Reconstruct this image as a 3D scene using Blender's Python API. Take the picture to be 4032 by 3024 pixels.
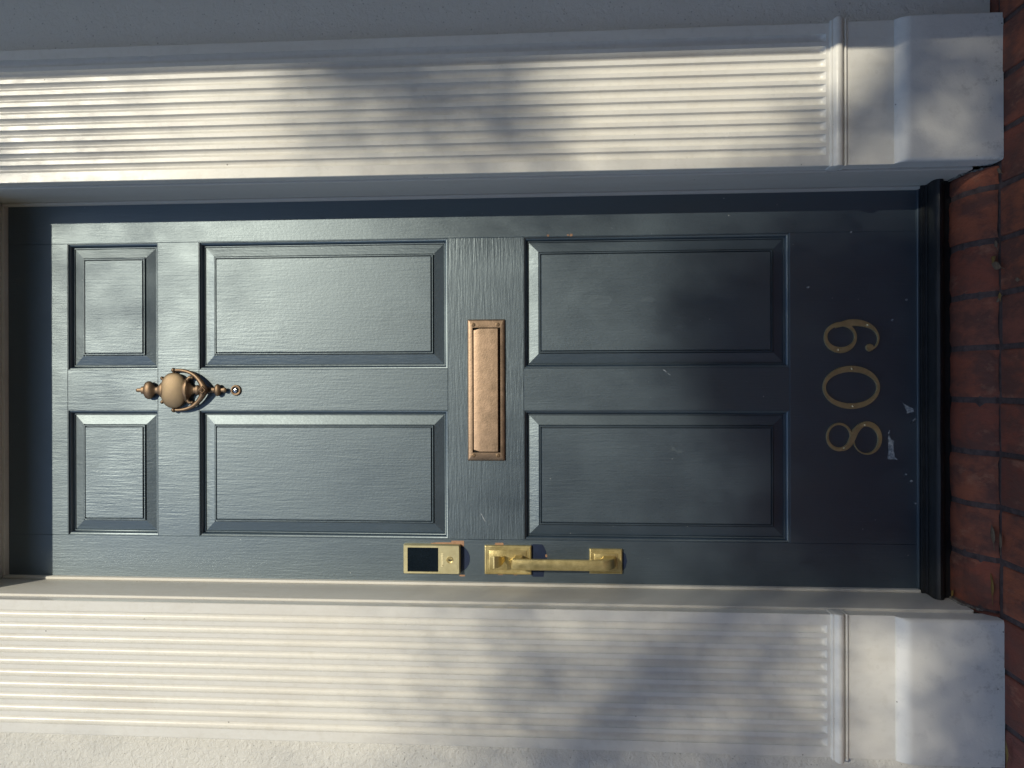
import bpy, bmesh, math, random
from mathutils import Vector, Matrix, noise as mnoise
R = math.radians
sc = bpy.context.scene
for o in list(bpy.data.objects): bpy.data.objects.remove(o)
random.seed(7)

# ------------------------------------------------------------------ camera
S = Vector((0.336, -1.0, 0.757)).normalized()          # direction towards the sun
cd = bpy.data.cameras.new('camera'); cam = bpy.data.objects.new('camera', cd)
sc.collection.objects.link(cam); sc.camera = cam
cd.sensor_width = 36.0; cd.lens = 36.0*3000/4032; cd.clip_start = 0.02; cd.clip_end = 500
pitch, yaw, roll = 0.06817, -0.000346, -0.002277
fw = Vector((math.sin(yaw)*math.cos(pitch), math.cos(yaw)*math.cos(pitch), math.sin(pitch)))
rt = fw.cross(Vector((0, 0, 1))).normalized(); up = rt.cross(fw)
ix = -up*math.cos(roll) + rt*math.sin(roll)            # photo was taken on its side: picture right = down
iy = -rt*math.cos(roll) - up*math.sin(roll)
m = Matrix((ix, -iy, -fw)).transposed().to_4x4()
m.translation = Vector((0.01449, -1.75819, 0.79329)); cam.matrix_world = m

# ------------------------------------------------------------------ sky, sun, exposure
w = bpy.data.worlds.new("World"); sc.world = w; w.use_nodes = True
nt = w.node_tree; nt.nodes.clear()
sky = nt.nodes.new('ShaderNodeTexSky'); sky.sky_type = 'NISHITA'; sky.sun_disc = False
sky.sun_elevation = math.asin(S.z); sky.sun_rotation = math.atan2(S.x, S.y)
sky.air_density = 1.0; sky.dust_density = 0.35; sky.ozone_density = 1.0
bg = nt.nodes.new('ShaderNodeBackground'); bg.inputs[1].default_value = 0.148
wo = nt.nodes.new('ShaderNodeOutputWorld')
nt.links.new(sky.outputs[0], bg.inputs[0]); nt.links.new(bg.outputs[0], wo.inputs[0])
sl = bpy.data.lights.new('sun', 'SUN'); sl.energy = 3.3; sl.angle = R(0.53); sl.color = (1.0, 0.925, 0.745)
so = bpy.data.objects.new('sun', sl); sc.collection.objects.link(so)
so.rotation_euler = S.to_track_quat('Z', 'Y').to_euler(); so.location = (3, -6, 7)
sc.view_settings.view_transform = 'Standard'; sc.view_settings.look = 'None'
sc.view_settings.gamma = 1; sc.view_settings.exposure = 0.0
sc.render.engine = 'CYCLES'

# ------------------------------------------------------------------ helpers
def tag(o, label=None, cat=None, group=None, kind=None):
    if label: o['label'] = label
    if cat: o['category'] = cat
    if group: o['group'] = group
    if kind: o['kind'] = kind
    return o
def empty(name, loc, label, cat, group=None):
    o = bpy.data.objects.new(name, None); sc.collection.objects.link(o); o.location = loc
    o.empty_display_size = 0.1
    return tag(o, label, cat, group)
def root_loc(p):
    v = Vector((0, 0, 0))
    while p: v += p.location; p = p.parent
    return v
def link(name, bm, mat, parent=None, smooth=False, origin=None, bevel=0):
    """verts are given in world coordinates"""
    base = root_loc(parent)
    org = Vector(origin) if origin is not None else base
    bmesh.ops.remove_doubles(bm, verts=bm.verts, dist=1e-6)
    bmesh.ops.recalc_face_normals(bm, faces=bm.faces)
    bmesh.ops.translate(bm, verts=bm.verts, vec=-org)
    me = bpy.data.meshes.new(name); bm.to_mesh(me); bm.free()
    for p in me.polygons: p.use_smooth = smooth
    if smooth:
        try: me.set_sharp_from_angle(angle=R(38))
        except Exception: pass
    o = bpy.data.objects.new(name, me); sc.collection.objects.link(o)
    me.materials.append(mat)
    if parent: o.parent = parent
    o.location = org - base
    if bevel:
        md = o.modifiers.new('edge', 'BEVEL'); md.width = bevel; md.segments = 2; md.limit_method = 'ANGLE'; md.angle_limit = R(40)
    return o
def box(bm, x0, x1, y0, y1, z0, z1, bev=0, seg=2, jit=0):
    vs = [bm.verts.new((x, y, z)) for x in (x0, x1) for y in (y0, y1) for z in (z0, z1)]
    if jit:
        for v in vs: v.co += Vector((random.uniform(-jit, jit), random.uniform(-jit, jit), random.uniform(-jit, jit)*.5))
    q = [(0,1,3,2),(4,6,7,5),(0,4,5,1),(2,3,7,6),(0,2,6,4),(1,5,7,3)]
    fs = [bm.faces.new([vs[i] for i in f]) for f in q]
    if bev:
        es = set(e for f in fs for e in f.edges)
        bmesh.ops.bevel(bm, geom=list(es), offset=bev, segments=seg, profile=0.5, affect='EDGES')
def loops(bm, ls, closed=True, cap0=False, cap1=False):
    rings = [[bm.verts.new(p) for p in l] for l in ls]
    n = len(rings[0])
    for a, b in zip(rings, rings[1:]):
        for i in range(n if closed else n-1):
            j = (i+1) % n
            bm.faces.new((a[i], a[j], b[j], b[i]))
    if cap0: bm.faces.new(rings[0])
    if cap1: bm.faces.new(list(reversed(rings[-1])))
    return rings
def prism(bm, prof, x0, x1):
    """profile of (y,z) closed polygon extruded along x"""
    loops(bm, [[(x0, y, z) for y, z in prof], [(x1, y, z) for y, z in prof]], True, True, True)
def tube(bm, pts, rad, n=14, sy=1.0, ref=Vector((0, 1, 0))):
    pts = [Vector(p) for p in pts]; ls = []
    for i, p in enumerate(pts):
        t = (pts[min(i+1, len(pts)-1)] - pts[max(i-1, 0)]).normalized()
        a = t.cross(ref).normalized(); b = t.cross(a).normalized()
        r = rad[i] if isinstance(rad, (list, tuple)) else rad
        ls.append([p + a*r*math.cos(k*2*math.pi/n) + b*r*sy*math.sin(k*2*math.pi/n) for k in range(n)])
    loops(bm, ls, True, True, True)
def smoothpts(pts, k=4):
    """Catmull-Rom through tuples"""
    out = []; n = len(pts)
    for i in range(n-1):
        p0, p1, p2, p3 = [pts[max(0, min(n-1, j))] for j in (i-1, i, i+1, i+2)]
        for s in range(k):
            t = s/k
            out.append(tuple(0.5*((2*b)+(-a+c)*t+(2*a-5*b+4*c-d)*t*t+(-a+3*b-3*c+d)*t**3) for a, b, c, d in zip(p0, p1, p2, p3)))
    out.append(tuple(pts[-1])); return out
def lathe_z(bm, c, prof, sy=1.0, n=28):
    """prof of (r, z) turned about the vertical through c"""
    ls = [[(c[0]+r*math.cos(a), c[1]+r*sy*math.sin(a), z) for a in [k*2*math.pi/n for k in range(n)]] for r, z in prof]
    loops(bm, ls, True, True, True)
def lathe_y(bm, c, prof, sx=1.0, sz=1.0, n=32, pw=2.0):
    """prof of (r, y) turned about the axis towards the viewer"""
    def sp(a):
        ca, sa = math.cos(a), math.sin(a)
        return math.copysign(abs(ca)**(2/pw), ca), math.copysign(abs(sa)**(2/pw), sa)
    ls = []
    for r, y in prof:
        ls.append([(c[0]+r*sx*sp(k*2*math.pi/n)[0], c[1]+y, c[2]+r*sz*sp(k*2*math.pi/n)[1]) for k in range(n)])
    loops(bm, ls, True, True, True)
def ball(bm, c, rx, ry, rz, u=18, v=12):
    g = bmesh.ops.create_uvsphere(bm, u_segments=u, v_segments=v, radius=1)
    bmesh.ops.transform(bm, matrix=Matrix.Translation(c) @ Matrix.Diagonal((rx, ry, rz, 1)), verts=g['verts'])
def poly_slab(bm, pts, y0, y1):
    """flat outline (x,z) with thickness"""
    loops(bm, [[(x, y0, z) for x, z in pts], [(x, y1, z) for x, z in pts]], True, True, True)

# ------------------------------------------------------------------ materials
class M:
    def __init__(s, name):
        s.m = bpy.data.materials.new(name); s.m.use_nodes = True; s.t = s.m.node_tree
        s.t.nodes.clear(); s.out = s.n('ShaderNodeOutputMaterial'); s.p = s.n('ShaderNodeBsdfPrincipled')
        s.l(s.p.outputs[0], s.out.inputs[0]); s.tc = s.n('ShaderNodeTexCoord')
    def n(s, t, **k):
        x = s.t.nodes.new(t)
        for a, b in k.items(): setattr(x, a, b)
        return x
    def l(s, a, b): s.t.links.new(a, b)
    def mapn(s, scale, loc=(0, 0, 0)):
        x = s.n('ShaderNodeMapping'); x.inputs['Scale'].default_value = scale; x.inputs['Location'].default_value = loc
        s.l(s.tc.outputs['Object'], x.inputs['Vector']); return x.outputs[0]
    def noise(s, scale, detail=4, rough=.55, vec=None, dist=0):
        x = s.n('ShaderNodeTexNoise'); x.inputs['Scale'].default_value = scale; x.inputs['Detail'].default_value = detail
        x.inputs['Roughness'].default_value = rough; x.inputs['Distortion'].default_value = dist
        s.l(vec if vec else s.tc.outputs['Object'], x.inputs['Vector']); return x.outputs[0]
    def vor(s, scale, vec=None):
        x = s.n('ShaderNodeTexVoronoi'); x.inputs['Scale'].default_value = scale
        s.l(vec if vec else s.tc.outputs['Object'], x.inputs['Vector']); return x
    def ramp(s, f, stops):
        x = s.n('ShaderNodeValToRGB'); e = x.color_ramp.elements
        while len(e) < len(stops): e.new(.5)
        for i, (p, c) in enumerate(stops):
            e[i].position = p; e[i].color = (c, c, c, 1) if isinstance(c, (int, float)) else (*c, 1)
        s.l(f, x.inputs[0]); return x.outputs[0]
    def mix(s, f, a, b):
        x = s.n('ShaderNodeMix', data_type='RGBA')
        for k, v in ((0, f), (6, a), (7, b)):
            if isinstance(v, (int, float)): x.inputs[k].default_value = v
            elif isinstance(v, tuple): x.inputs[k].default_value = (*v, 1)
            else: s.l(v, x.inputs[k])
        return x.outputs[2]
    def math(s, op, a, b=0):
        x = s.n('ShaderNodeMath', operation=op)
        for k, v in ((0, a), (1, b)):
            if isinstance(v, (int, float)): x.inputs[k].default_value = v
            else: s.l(v, x.inputs[k])
        return x.outputs[0]
    def bump(s, h, strength, dist, prev=None):
        x = s.n('ShaderNodeBump'); x.inputs['Strength'].default_value = strength; x.inputs['Distance'].default_value = dist
        s.l(h, x.inputs['Height'])
        if prev: s.l(prev, x.inputs['Normal'])
        return x.outputs[0]
    def set(s, **k):
        names = dict(col='Base Color', rough='Roughness', metal='Metallic', nrm='Normal', spec='Specular IOR Level', coat='Coat Weight', coatr='Coat Roughness')
        for a, v in k.items():
            i = s.p.inputs[names[a]]
            if isinstance(v, tuple): i.default_value = (*v, 1)
            elif isinstance(v, (int, float)): i.default_value = v
            else: s.l(v, i)
        return s.m

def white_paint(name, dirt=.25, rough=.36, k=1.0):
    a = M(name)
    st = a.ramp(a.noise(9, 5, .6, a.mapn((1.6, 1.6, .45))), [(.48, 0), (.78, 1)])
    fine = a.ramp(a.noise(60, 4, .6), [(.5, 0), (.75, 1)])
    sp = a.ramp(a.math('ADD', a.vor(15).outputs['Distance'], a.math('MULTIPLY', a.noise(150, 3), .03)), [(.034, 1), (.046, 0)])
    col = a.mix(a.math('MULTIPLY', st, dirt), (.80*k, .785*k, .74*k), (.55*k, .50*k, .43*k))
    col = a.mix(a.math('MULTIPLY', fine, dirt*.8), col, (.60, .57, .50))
    col = a.mix(a.math('MULTIPLY', sp, .75), col, (.16, .14, .12))
    b = a.bump(a.noise(26, 5, .6, a.mapn((3, 3, .5))), .25, .002)
    b = a.bump(a.noise(420, 3, .6, a.mapn((1, 1, .35))), .18, .0006, b)
    return a.set(col=col, rough=a.math('ADD', a.math('MULTIPLY', a.noise(30, 3), .18), rough-.05), nrm=b)
def plinth_paint():
    a = M('scuffed white paint')
    st = a.ramp(a.noise(7, 6, .65), [(.5, 0), (.75, 1)])
    scuff = a.ramp(a.noise(34, 7, .78, a.mapn((1, 1, .8))), [(.54, 0), (.64, 1)])
    geo = a.n('ShaderNodeSeparateXYZ'); a.l(a.tc.outputs['Object'], geo.inputs[0])
    low = a.ramp(a.math('ADD', geo.outputs[2], a.math('MULTIPLY', a.noise(14, 4), .10)), [(.05, 1), (.15, .25)])
    sp = a.ramp(a.vor(26).outputs['Distance'], [(.03, 1), (.045, 0)])
    col = a.mix(a.math('MULTIPLY', st, .2), (.78, .77, .74), (.50, .49, .46))
    col = a.mix(a.math('MULTIPLY', a.math('MULTIPLY', scuff, low), .42), col, (.24, .225, .20))
    col = a.mix(a.math('MULTIPLY', sp, .85), col, (.10, .08, .07))
    b = a.bump(a.noise(18, 6, .7), .35, .004); b = a.bump(a.noise(200, 3, .6), .2, .0008, b)
    return a.set(col=col, rough=.48, nrm=b)
def stucco():
    a = M('painted stucco')
    h = a.noise(75, 5, .62, None, .6); h2 = a.noise(240, 3, .6)
    b = a.bump(h, .85, .0040); b = a.bump(h2, .6, .0018, b)
    pit_shade = a.ramp(a.math('ADD', a.vor(75).outputs['Distance'], a.math('MULTIPLY', a.noise(160, 3), .25)), [(.20, 1), (.27, 0)])
    st = a.ramp(a.noise(3, 4, .6), [(.4, 0), (.8, 1)])
    col = a.mix(a.math('MULTIPLY', st, .2), (.74, .725, .68), (.60, .58, .53))
    col = a.mix(a.math('MULTIPLY', pit_shade, .55), col, (.3, .29, .27))  # shade inside the pits is painted into the colour
    return a.set(col=col, rough=.75, nrm=b)
def navy(name, axis, specks=True, rough=.46, grain=1.0):
    a = M(name)
    sc3 = {'z': (1.0, 1.0, .07), 'x': (.07, 1.0, 1.0)}[axis]
    g = a.noise(190, 5, .62, a.mapn(sc3), .25); g2 = a.noise(520, 3, .6, a.mapn(sc3, (3, 1, 2)))
    peel = a.noise(230, 4, .6, a.mapn((1, 1, .6)))
    lump = a.noise(34, 3, .55, a.mapn((1, 1, .5)))
    wea = a.noise(5, 5, .6, a.mapn((1, 1, .6)))
    gm = a.ramp(a.noise(4.0, 3, .6, a.mapn((1.2, 1, .5), (5, 2, 9))), [(.35, .25), (.65, 1)])
    b = a.bump(a.math('MULTIPLY', g, gm), .42*grain, .0016)
    b = a.bump(g2, .3, .0004, b); b = a.bump(peel, .26, .0009, b); b = a.bump(lump, .10, .0020, b)
    col = a.mix(a.ramp(wea, [(.35, 0), (.75, 1)]), (.001, .011, .030), (.003, .016, .038))
    # smears of dried, chalky paint
    sm = a.ramp(a.noise(9, 6, .7, a.mapn((1, 1, .55), (2, 0, 4))), [(.66, 0), (.70, 1)])
    col = a.mix(a.math('MULTIPLY', sm, .35), col, (.05, .06, .065))
    rr = a.math('ADD', a.math('MULTIPLY', wea, .26), rough-.13)
    rr = a.math('ADD', rr, a.math('MULTIPLY', sm, .12))
    if specks:
        v = a.vor(34); d = a.math('ADD', v.outputs['Distance'], a.math('MULTIPLY', a.noise(170, 2), .05))
        keep = a.ramp(a.noise(8.0, 3, .6, a.mapn((1, 1, 1), (7, 3, 1))), [(.5, 0), (.6, 1)])
        sp = a.math('MULTIPLY', a.ramp(d, [(.062, 1), (.075, 0)]), keep)
        col = a.mix(a.math('MULTIPLY', sp, .8), col, (.42, .43, .42))
    a.p.inputs['IOR'].default_value = 1.97; a.p.inputs['Specular Tint'].default_value = (.79, .935, 1, 1)
    return a.set(col=col, rough=rr, nrm=b, spec=1.0)
def metal(name, col, dark, rough, bs=.25, scale=40, rv=.15, metalness=1.0):
    a = M(name)
    n1 = a.noise(scale, 5, .65); n2 = a.noise(scale*6, 4, .6)
    c = a.mix(a.ramp(n1, [(.35, 0), (.7, 1)]), dark, col)
    b = a.bump(n2, bs, .0006); b = a.bump(a.noise(scale*.6, 3), bs, .002, b)
    return a.set(col=c, metal=metalness, rough=a.math('ADD', a.math('MULTIPLY', n1, rv), rough-rv*.5), nrm=b)
def simple(name, col, rough=.6, col2=None, scale=30, bs=.2, spec=.5, metal_=0):
    a = M(name); n1 = a.noise(scale, 5, .6)
    c = a.mix(a.ramp(n1, [(.35, 0), (.7, 1)]), col, col2 or tuple(v*.7 for v in col))
    return a.set(col=c, rough=rough, nrm=a.bump(a.noise(scale*5, 3), bs, .001), spec=spec, metal=metal_)
def brick_mat():
    a = M('worn red brick')
    g = a.n('ShaderNodeNewGeometry'); ri = g.outputs['Random Per Island']
    base = a.ramp(ri, [(0, (.19, .054, .032)), (.35, (.27, .074, .042)), (.7, (.36, .105, .048)), (1, (.23, .076, .055))])
    n1 = a.noise(22, 6, .65, a.mapn((1, .5, 1))); n2 = a.noise(90, 5, .6)
    col = a.mix(a.ramp(n1, [(.40, 0), (.60, 1)]), base, (.15, .058, .040))
    col = a.mix(a.math('MULTIPLY', a.ramp(a.noise(13, 6, .7, a.mapn((1, .4, 1), (4, 4, 4))), [(.56, 0), (.68, 1)]), .55), col, (.50, .24, .14))
    b = a.bump(n1, .8, .008); b = a.bump(n2, .7, .0022, b)
    return a.set(col=col, rough=.8, nrm=b)
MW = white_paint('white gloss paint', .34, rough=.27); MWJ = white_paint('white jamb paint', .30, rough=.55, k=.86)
MPL = plinth_paint(); MST = stucco()
MNZ = navy('navy paint vertical grain', 'z'); MNX = navy('navy paint horizontal grain', 'x', grain=1.3)
MNM = navy('navy moulding paint', 'z', specks=False, rough=.46, grain=.4)
MKN = metal('aged bronze', (.27, .185, .115), (.18, .125, .085), .50, .2, 60, .15, .85)
MDOME = metal('rubbed bronze', (.33, .25, .155), (.27, .20, .135), .58, .15, 35, .12, .85)
MMAIL = metal('tarnished copper brass', (.41, .29, .205), (.30, .215, .15), .50, .35, 45, .2)
MLOCK = metal('satin brass', (.66, .60, .37), (.58, .52, .31), .50, .15, 60, .1, .7)
MHAND = metal('handled brass', (.82, .68, .34), (.62, .50, .23), .38, .3, 60, .2, .78)
MDIG = metal('dull brass', (.72, .57, .30), (.56, .44, .23), .42, .2, 60, .1, .7)
MSCR = metal('bright brass', (.98, .88, .55), (.9, .78, .45), .25, .1, 60, .1, .35)
MGLASS = simple('black glass', (.006, .010, .016), .08, (.01, .016, .024), 20, .0)
MLENS = metal('glass lens', (.85, .85, .8), (.25, .25, .25), .12, .4, 120)
MBLACK = simple('black sill paint', (.006, .007, .009), .5, (.014, .016, .019), 25, .4)
MGAP = simple('dark gap', (.004, .004, .004), .9)
MWOOD = simple('bare wood', (.46, .27, .17), .7, (.33, .19, .115), 90)
MBLUE = simple('old blue paint', (.014, .028, .075), .45, (.01, .02, .055), 60)
MSCRAPE = simple('scraped pale paint', (.42, .46, .50), .6, (.10, .13, .17), 160, .4)
MBR = brick_mat(); MMOR = simple('dark mortar', (.12, .085, .078), .95, (.055, .038, .036), 60, .9)
MLEAFY = simple('dry yellow leaf', (.30, .19, .045), .6, (.16, .09, .03), 120)
MLEAFB = simple('dry tan leaf', (.26, .19, .12), .65, (.14, .09, .06), 120)
MFILL = simple('dirty filler', (.24, .23, .21), .9, (.07, .06, .055), 120, .9)

# ------------------------------------------------------------------ the setting: ground and brick landing
bm = bmesh.new()
box(bm, -2.6, 2.6, -3.2, .05, -.30, -.0808); box(bm, -3.0, 3.0, -3.6, -3.2, -.30, -.19)
lb = link('landing_base', bm, MMOR); tag(lb, kind='structure')
bm = bmesh.new()
pit_, j0 = .1075, -.0213
for row in range(14):
    y1 = -.1735 - row*.212; y0 = y1-.203
    for k in range(-23, 24):
        off = 0 if row == 0 else (.0537 if row % 2 else 0)
        xa = j0+off+k*pit_+.0055; xb = xa+pit_-.011
        dz = random.uniform(-.0015, .0015)
        box(bm, xa, xb, y0, y1, -.11, -.077+dz, .0035, 2, .0016)
for k in range(-23, 24):                                # bricks that run in beside and under the plinths
    xa = j0+k*pit_+.0055; xb = xa+pit_-.011
    if xa > .452 or xb < -.452: box(bm, xa, xb, -.162, -.01, -.11, -.077, .003, 2, .001)
pv = link('brick_landing', bm, MBR); tag(pv, kind='structure')
bm = bmesh.new(); box(bm, -120, 120, -200, 40, -.6, -.301)
gd = link('ground', bm, simple('lawn', (.05, .07, .03), .95, (.08, .08, .045), 8, .5)); tag(gd, kind='structure')
bm = bmesh.new(); box(bm, -1.0, 1.0, -10, -3.6, -.31, -.293)
tag(link('path', bm, simple('concrete path', (.36, .34, .30), .9, (.28, .26, .23), 12)), kind='structure')
bm = bmesh.new(); box(bm, -60, 60, -24, -16, -.31, -.295)
tag(link('road', bm, simple('asphalt', (.06, .06, .06), .9, (.045, .045, .045), 30)), kind='structure')

def hedge(name, x0, x1, y, h, lab, cat, grp, seed, n=5200):
    random.seed(seed); bm = bmesh.new()
    for _ in range(n):
        p = Vector((random.uniform(x0, x1), y+random.gauss(0, .5), random.uniform(-.3, h)*random.uniform(.9, 1.02)))
        d = Vector((random.gauss(0, 1), random.gauss(0, 1), random.gauss(0, 1))).normalized(); e = d.cross(Vector((random.gauss(0, 1), random.gauss(0, 1), random.gauss(0, 1)))).normalized()
        q = random.uniform(.12, .26)
        bm.faces.new([bm.verts.new(p+v) for v in (-d*q, e*q*.5, d*q, -e*q*.5)])
    box(bm, x0+.2, x1-.2, y-.45, y-.35, -.3, h-.4)
    o = link(name, bm, MHEDGE, None, False, origin=((x0+x1)/2, y, -.3)); return tag(o, lab, cat)
MHEDGE = simple('dark evergreen leaves', (.022, .038, .018), .6, (.035, .055, .022), 2)
hedge('added_dark_hedge', -34, 34, -26, 11.5, 'unseen tall dark hedge added across the street to darken what the door reflects', 'hedge', None, 11, 9000)  # added out of view so the glossy door mirrors something dark

# brick sill course below the door
sill = empty('brick_sill', (0, -.1, -.077), 'course of worn red bricks on end below the black threshold', 'sill')
bm = bmesh.new()
xs = [-.452]+[j0+k*pit_ for k in range(-4, 5)]+[.452]
xs = [x for x in xs if -.4521 <= x <= .4521]
for i, (a, b) in enumerate(zip(xs, xs[1:])):
    a_ = a+(.006 if i else .001); b_ = b-(.006 if i < len(xs)-2 else .001)
    n = 7; prof = [(-.046, -.040), (-.075, -.0395), (-.104, -.041), (-.118, -.0445), (-.135, -.053), (-.150, -.062), (-.160, -.070), (-.163, -.078)]
    r1 = random.uniform(-.0015, .0015)
    ls = []
    for y, z in prof:
        row = []
        for s in range(n+1):
            u = s/n; e = min(u, 1-u)*(b_-a_); dr = .0028*max(0, 1-e/.006)**2
            x = a_+(b_-a_)*u
            nz = mnoise.noise(Vector((x*25, y*25, i*7.3)))*.0022 + mnoise.noise(Vector((x*90, y*60, i*3)))*.0008
            row.append((x+mnoise.noise(Vector((y*60, i*5, u*3)))*.0012, y, z+nz+r1-dr))
        ls.append(row)
    rg = loops(bm, ls, False)
    # sides down into the joint
    for idx in (0, n):
        for p, q in zip(rg, rg[1:]):
            va = bm.verts.new(p[idx].co+Vector((0, .004, -.03))); vb = bm.verts.new(q[idx].co+Vector((0, .004, -.03)))
            bm.faces.new((p[idx], q[idx], vb, va))
br = link('brick', bm, MBR, sill, True); br['kind'] = 'stuff'; del br['kind']
bm = bmesh.new()
prism(bm, [(.0, -.0435), (-.10, -.0445), (-.135, -.0563), (-.160, -.0745), (-.163, -.11), (.0, -.11)], -.452, .452)
link('mortar', bm, MMOR, sill)

# ------------------------------------------------------------------ walls
wall = empty('stucco_wall', (0, 0, -.077), 'grey white textured stucco house wall either side of the white pilasters', 'wall')
YW = -.143
bm = bmesh.new()
box(bm, -6, -.47, YW, .25, -.074, 6); box(bm, .47, 6, YW, .25, -.074, 6); box(bm, -.47, .47, YW, .25, 2.6, 6)
link('wall_surface', bm, MST, wall)
bm = bmesh.new(); box(bm, -.47, .47, .06, .25, -.1, 2.6); link('inner_wall', bm, MGAP, wall)
rw = empty('shade_caster_wall', (1.2, -.5, -.077), 'unseen stuccoed side wall added right of the doorway to shade the right pilaster edge', 'wall')  # unseen wall added to cast the upright shadow edge on the pilaster
bm = bmesh.new()
# its front end leans in a little towards the foot
xe = .96
vs = [[(xe, -.96, z), (xe+.35, -.96, z), (xe+.35, YW-.002, z), (xe, YW-.002, z)] for z in (-.077, 2.8)]
loops(bm, vs, True, True, True)
link('wall_surface', bm, MST, rw)

# ------------------------------------------------------------------ door frame
fr = empty('door_frame', (0, 0, 0), 'white painted door frame with plain deep reveals around the navy door', 'door frame')
JX = .452
def jamb(s):
    bm = bmesh.new(); x0, x1 = sorted((s*JX, s*.4695))
    box(bm, x0, x1, -.135, .055, -.045, 2.30, .0022, 3)
    return link('side_jamb', bm, MWJ, fr, True)
for s in (-1, 1):
    j = jamb(s)
    bm = bmesh.new(); x0, x1 = sorted((s*.4448, s*(JX-.0003))); box(bm, x0, x1, -.012, .05, .0045, 2.1425, .0016, 2)
    link('weather_strip', bm, MWJ, fr, True)
    # ragged filler and flaked paint where the jamb meets the bricks
    bm = bmesh.new(); random.seed(3+s)
    for k in range(46):
        y = -.05-.088*k/45+random.uniform(-.002, .002)
        zt = -.040-max(0, -.10-y)*.5
        r = random.uniform(.0018, .0045)
        bmesh.ops.create_icosphere(bm, subdivisions=1, radius=1, matrix=Matrix.Translation((s*(JX-.001), y, zt+random.uniform(-.001, .003))) @ Matrix.Diagonal((r*.8, r*1.3, r*.8, 1)))
    link('filler', bm, MFILL, fr)
bm = bmesh.new(); box(bm, -JX+.0003, JX-.0003, -.1345, .055, 2.1445, 2.30, .0022, 3); link('head_jamb', bm, MWJ, fr, True)
bm = bmesh.new(); box(bm, -.4446, .4446, -.0125, .05, 2.1365, 2.1442, .0012, 2); link('head_strip', bm, MWJ, fr, True)
bm = bmesh.new(); box(bm, -.05, .05, 0, .01, 0, .01); bm.free()

ent = empty('entablature', (0, -.15, 2.149), 'plain white board spanning the two fluted pilasters above the door', 'door trim')
bm = bmesh.new(); box(bm, -.456, .456, -.165, -.136, 2.149, 2.70, .002, 2); link('lintel_board', bm, MW, ent, True)
bm = bmesh.new(); box(bm, -.79, .79, -.215, -.1655, 2.52, 2.72, .004, 2); link('cornice', bm, MW, ent, True)

# threshold
th = empty('threshold', (0, -.03, -.045), 'black painted rounded threshold below the navy door', 'threshold')
bm = bmesh.new()
prof = [(.04, .0025), (-.0125, .0025), (-.0135, -.0042), (-.018, -.0050), (-.0195, -.0062), (-.021, -.0050), (-.036, -.0036), (-.050, -.0026), (-.058, -.0032), (-.0640, -.0058), (-.0668, -.0110), (-.0655, -.0165),
        (-.061, -.0215), (-.054, -.0255), (-.0485, -.0275), (-.047, -.033), (-.047, -.050), (.04, -.050)]
nseg = 40; ls = []
for i in range(nseg+1):
    x = -.4518+.9036*i/nseg
    ls.append([(x, y+mnoise.noise(Vector((x*9, y*80, 0)))*.0007, z+mnoise.noise(Vector((x*7, 3, y*60)))*.0006) for y, z in prof])
loops(bm, ls, True, True, True)
link('threshold_board', bm, MBLACK, th, True)

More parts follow.
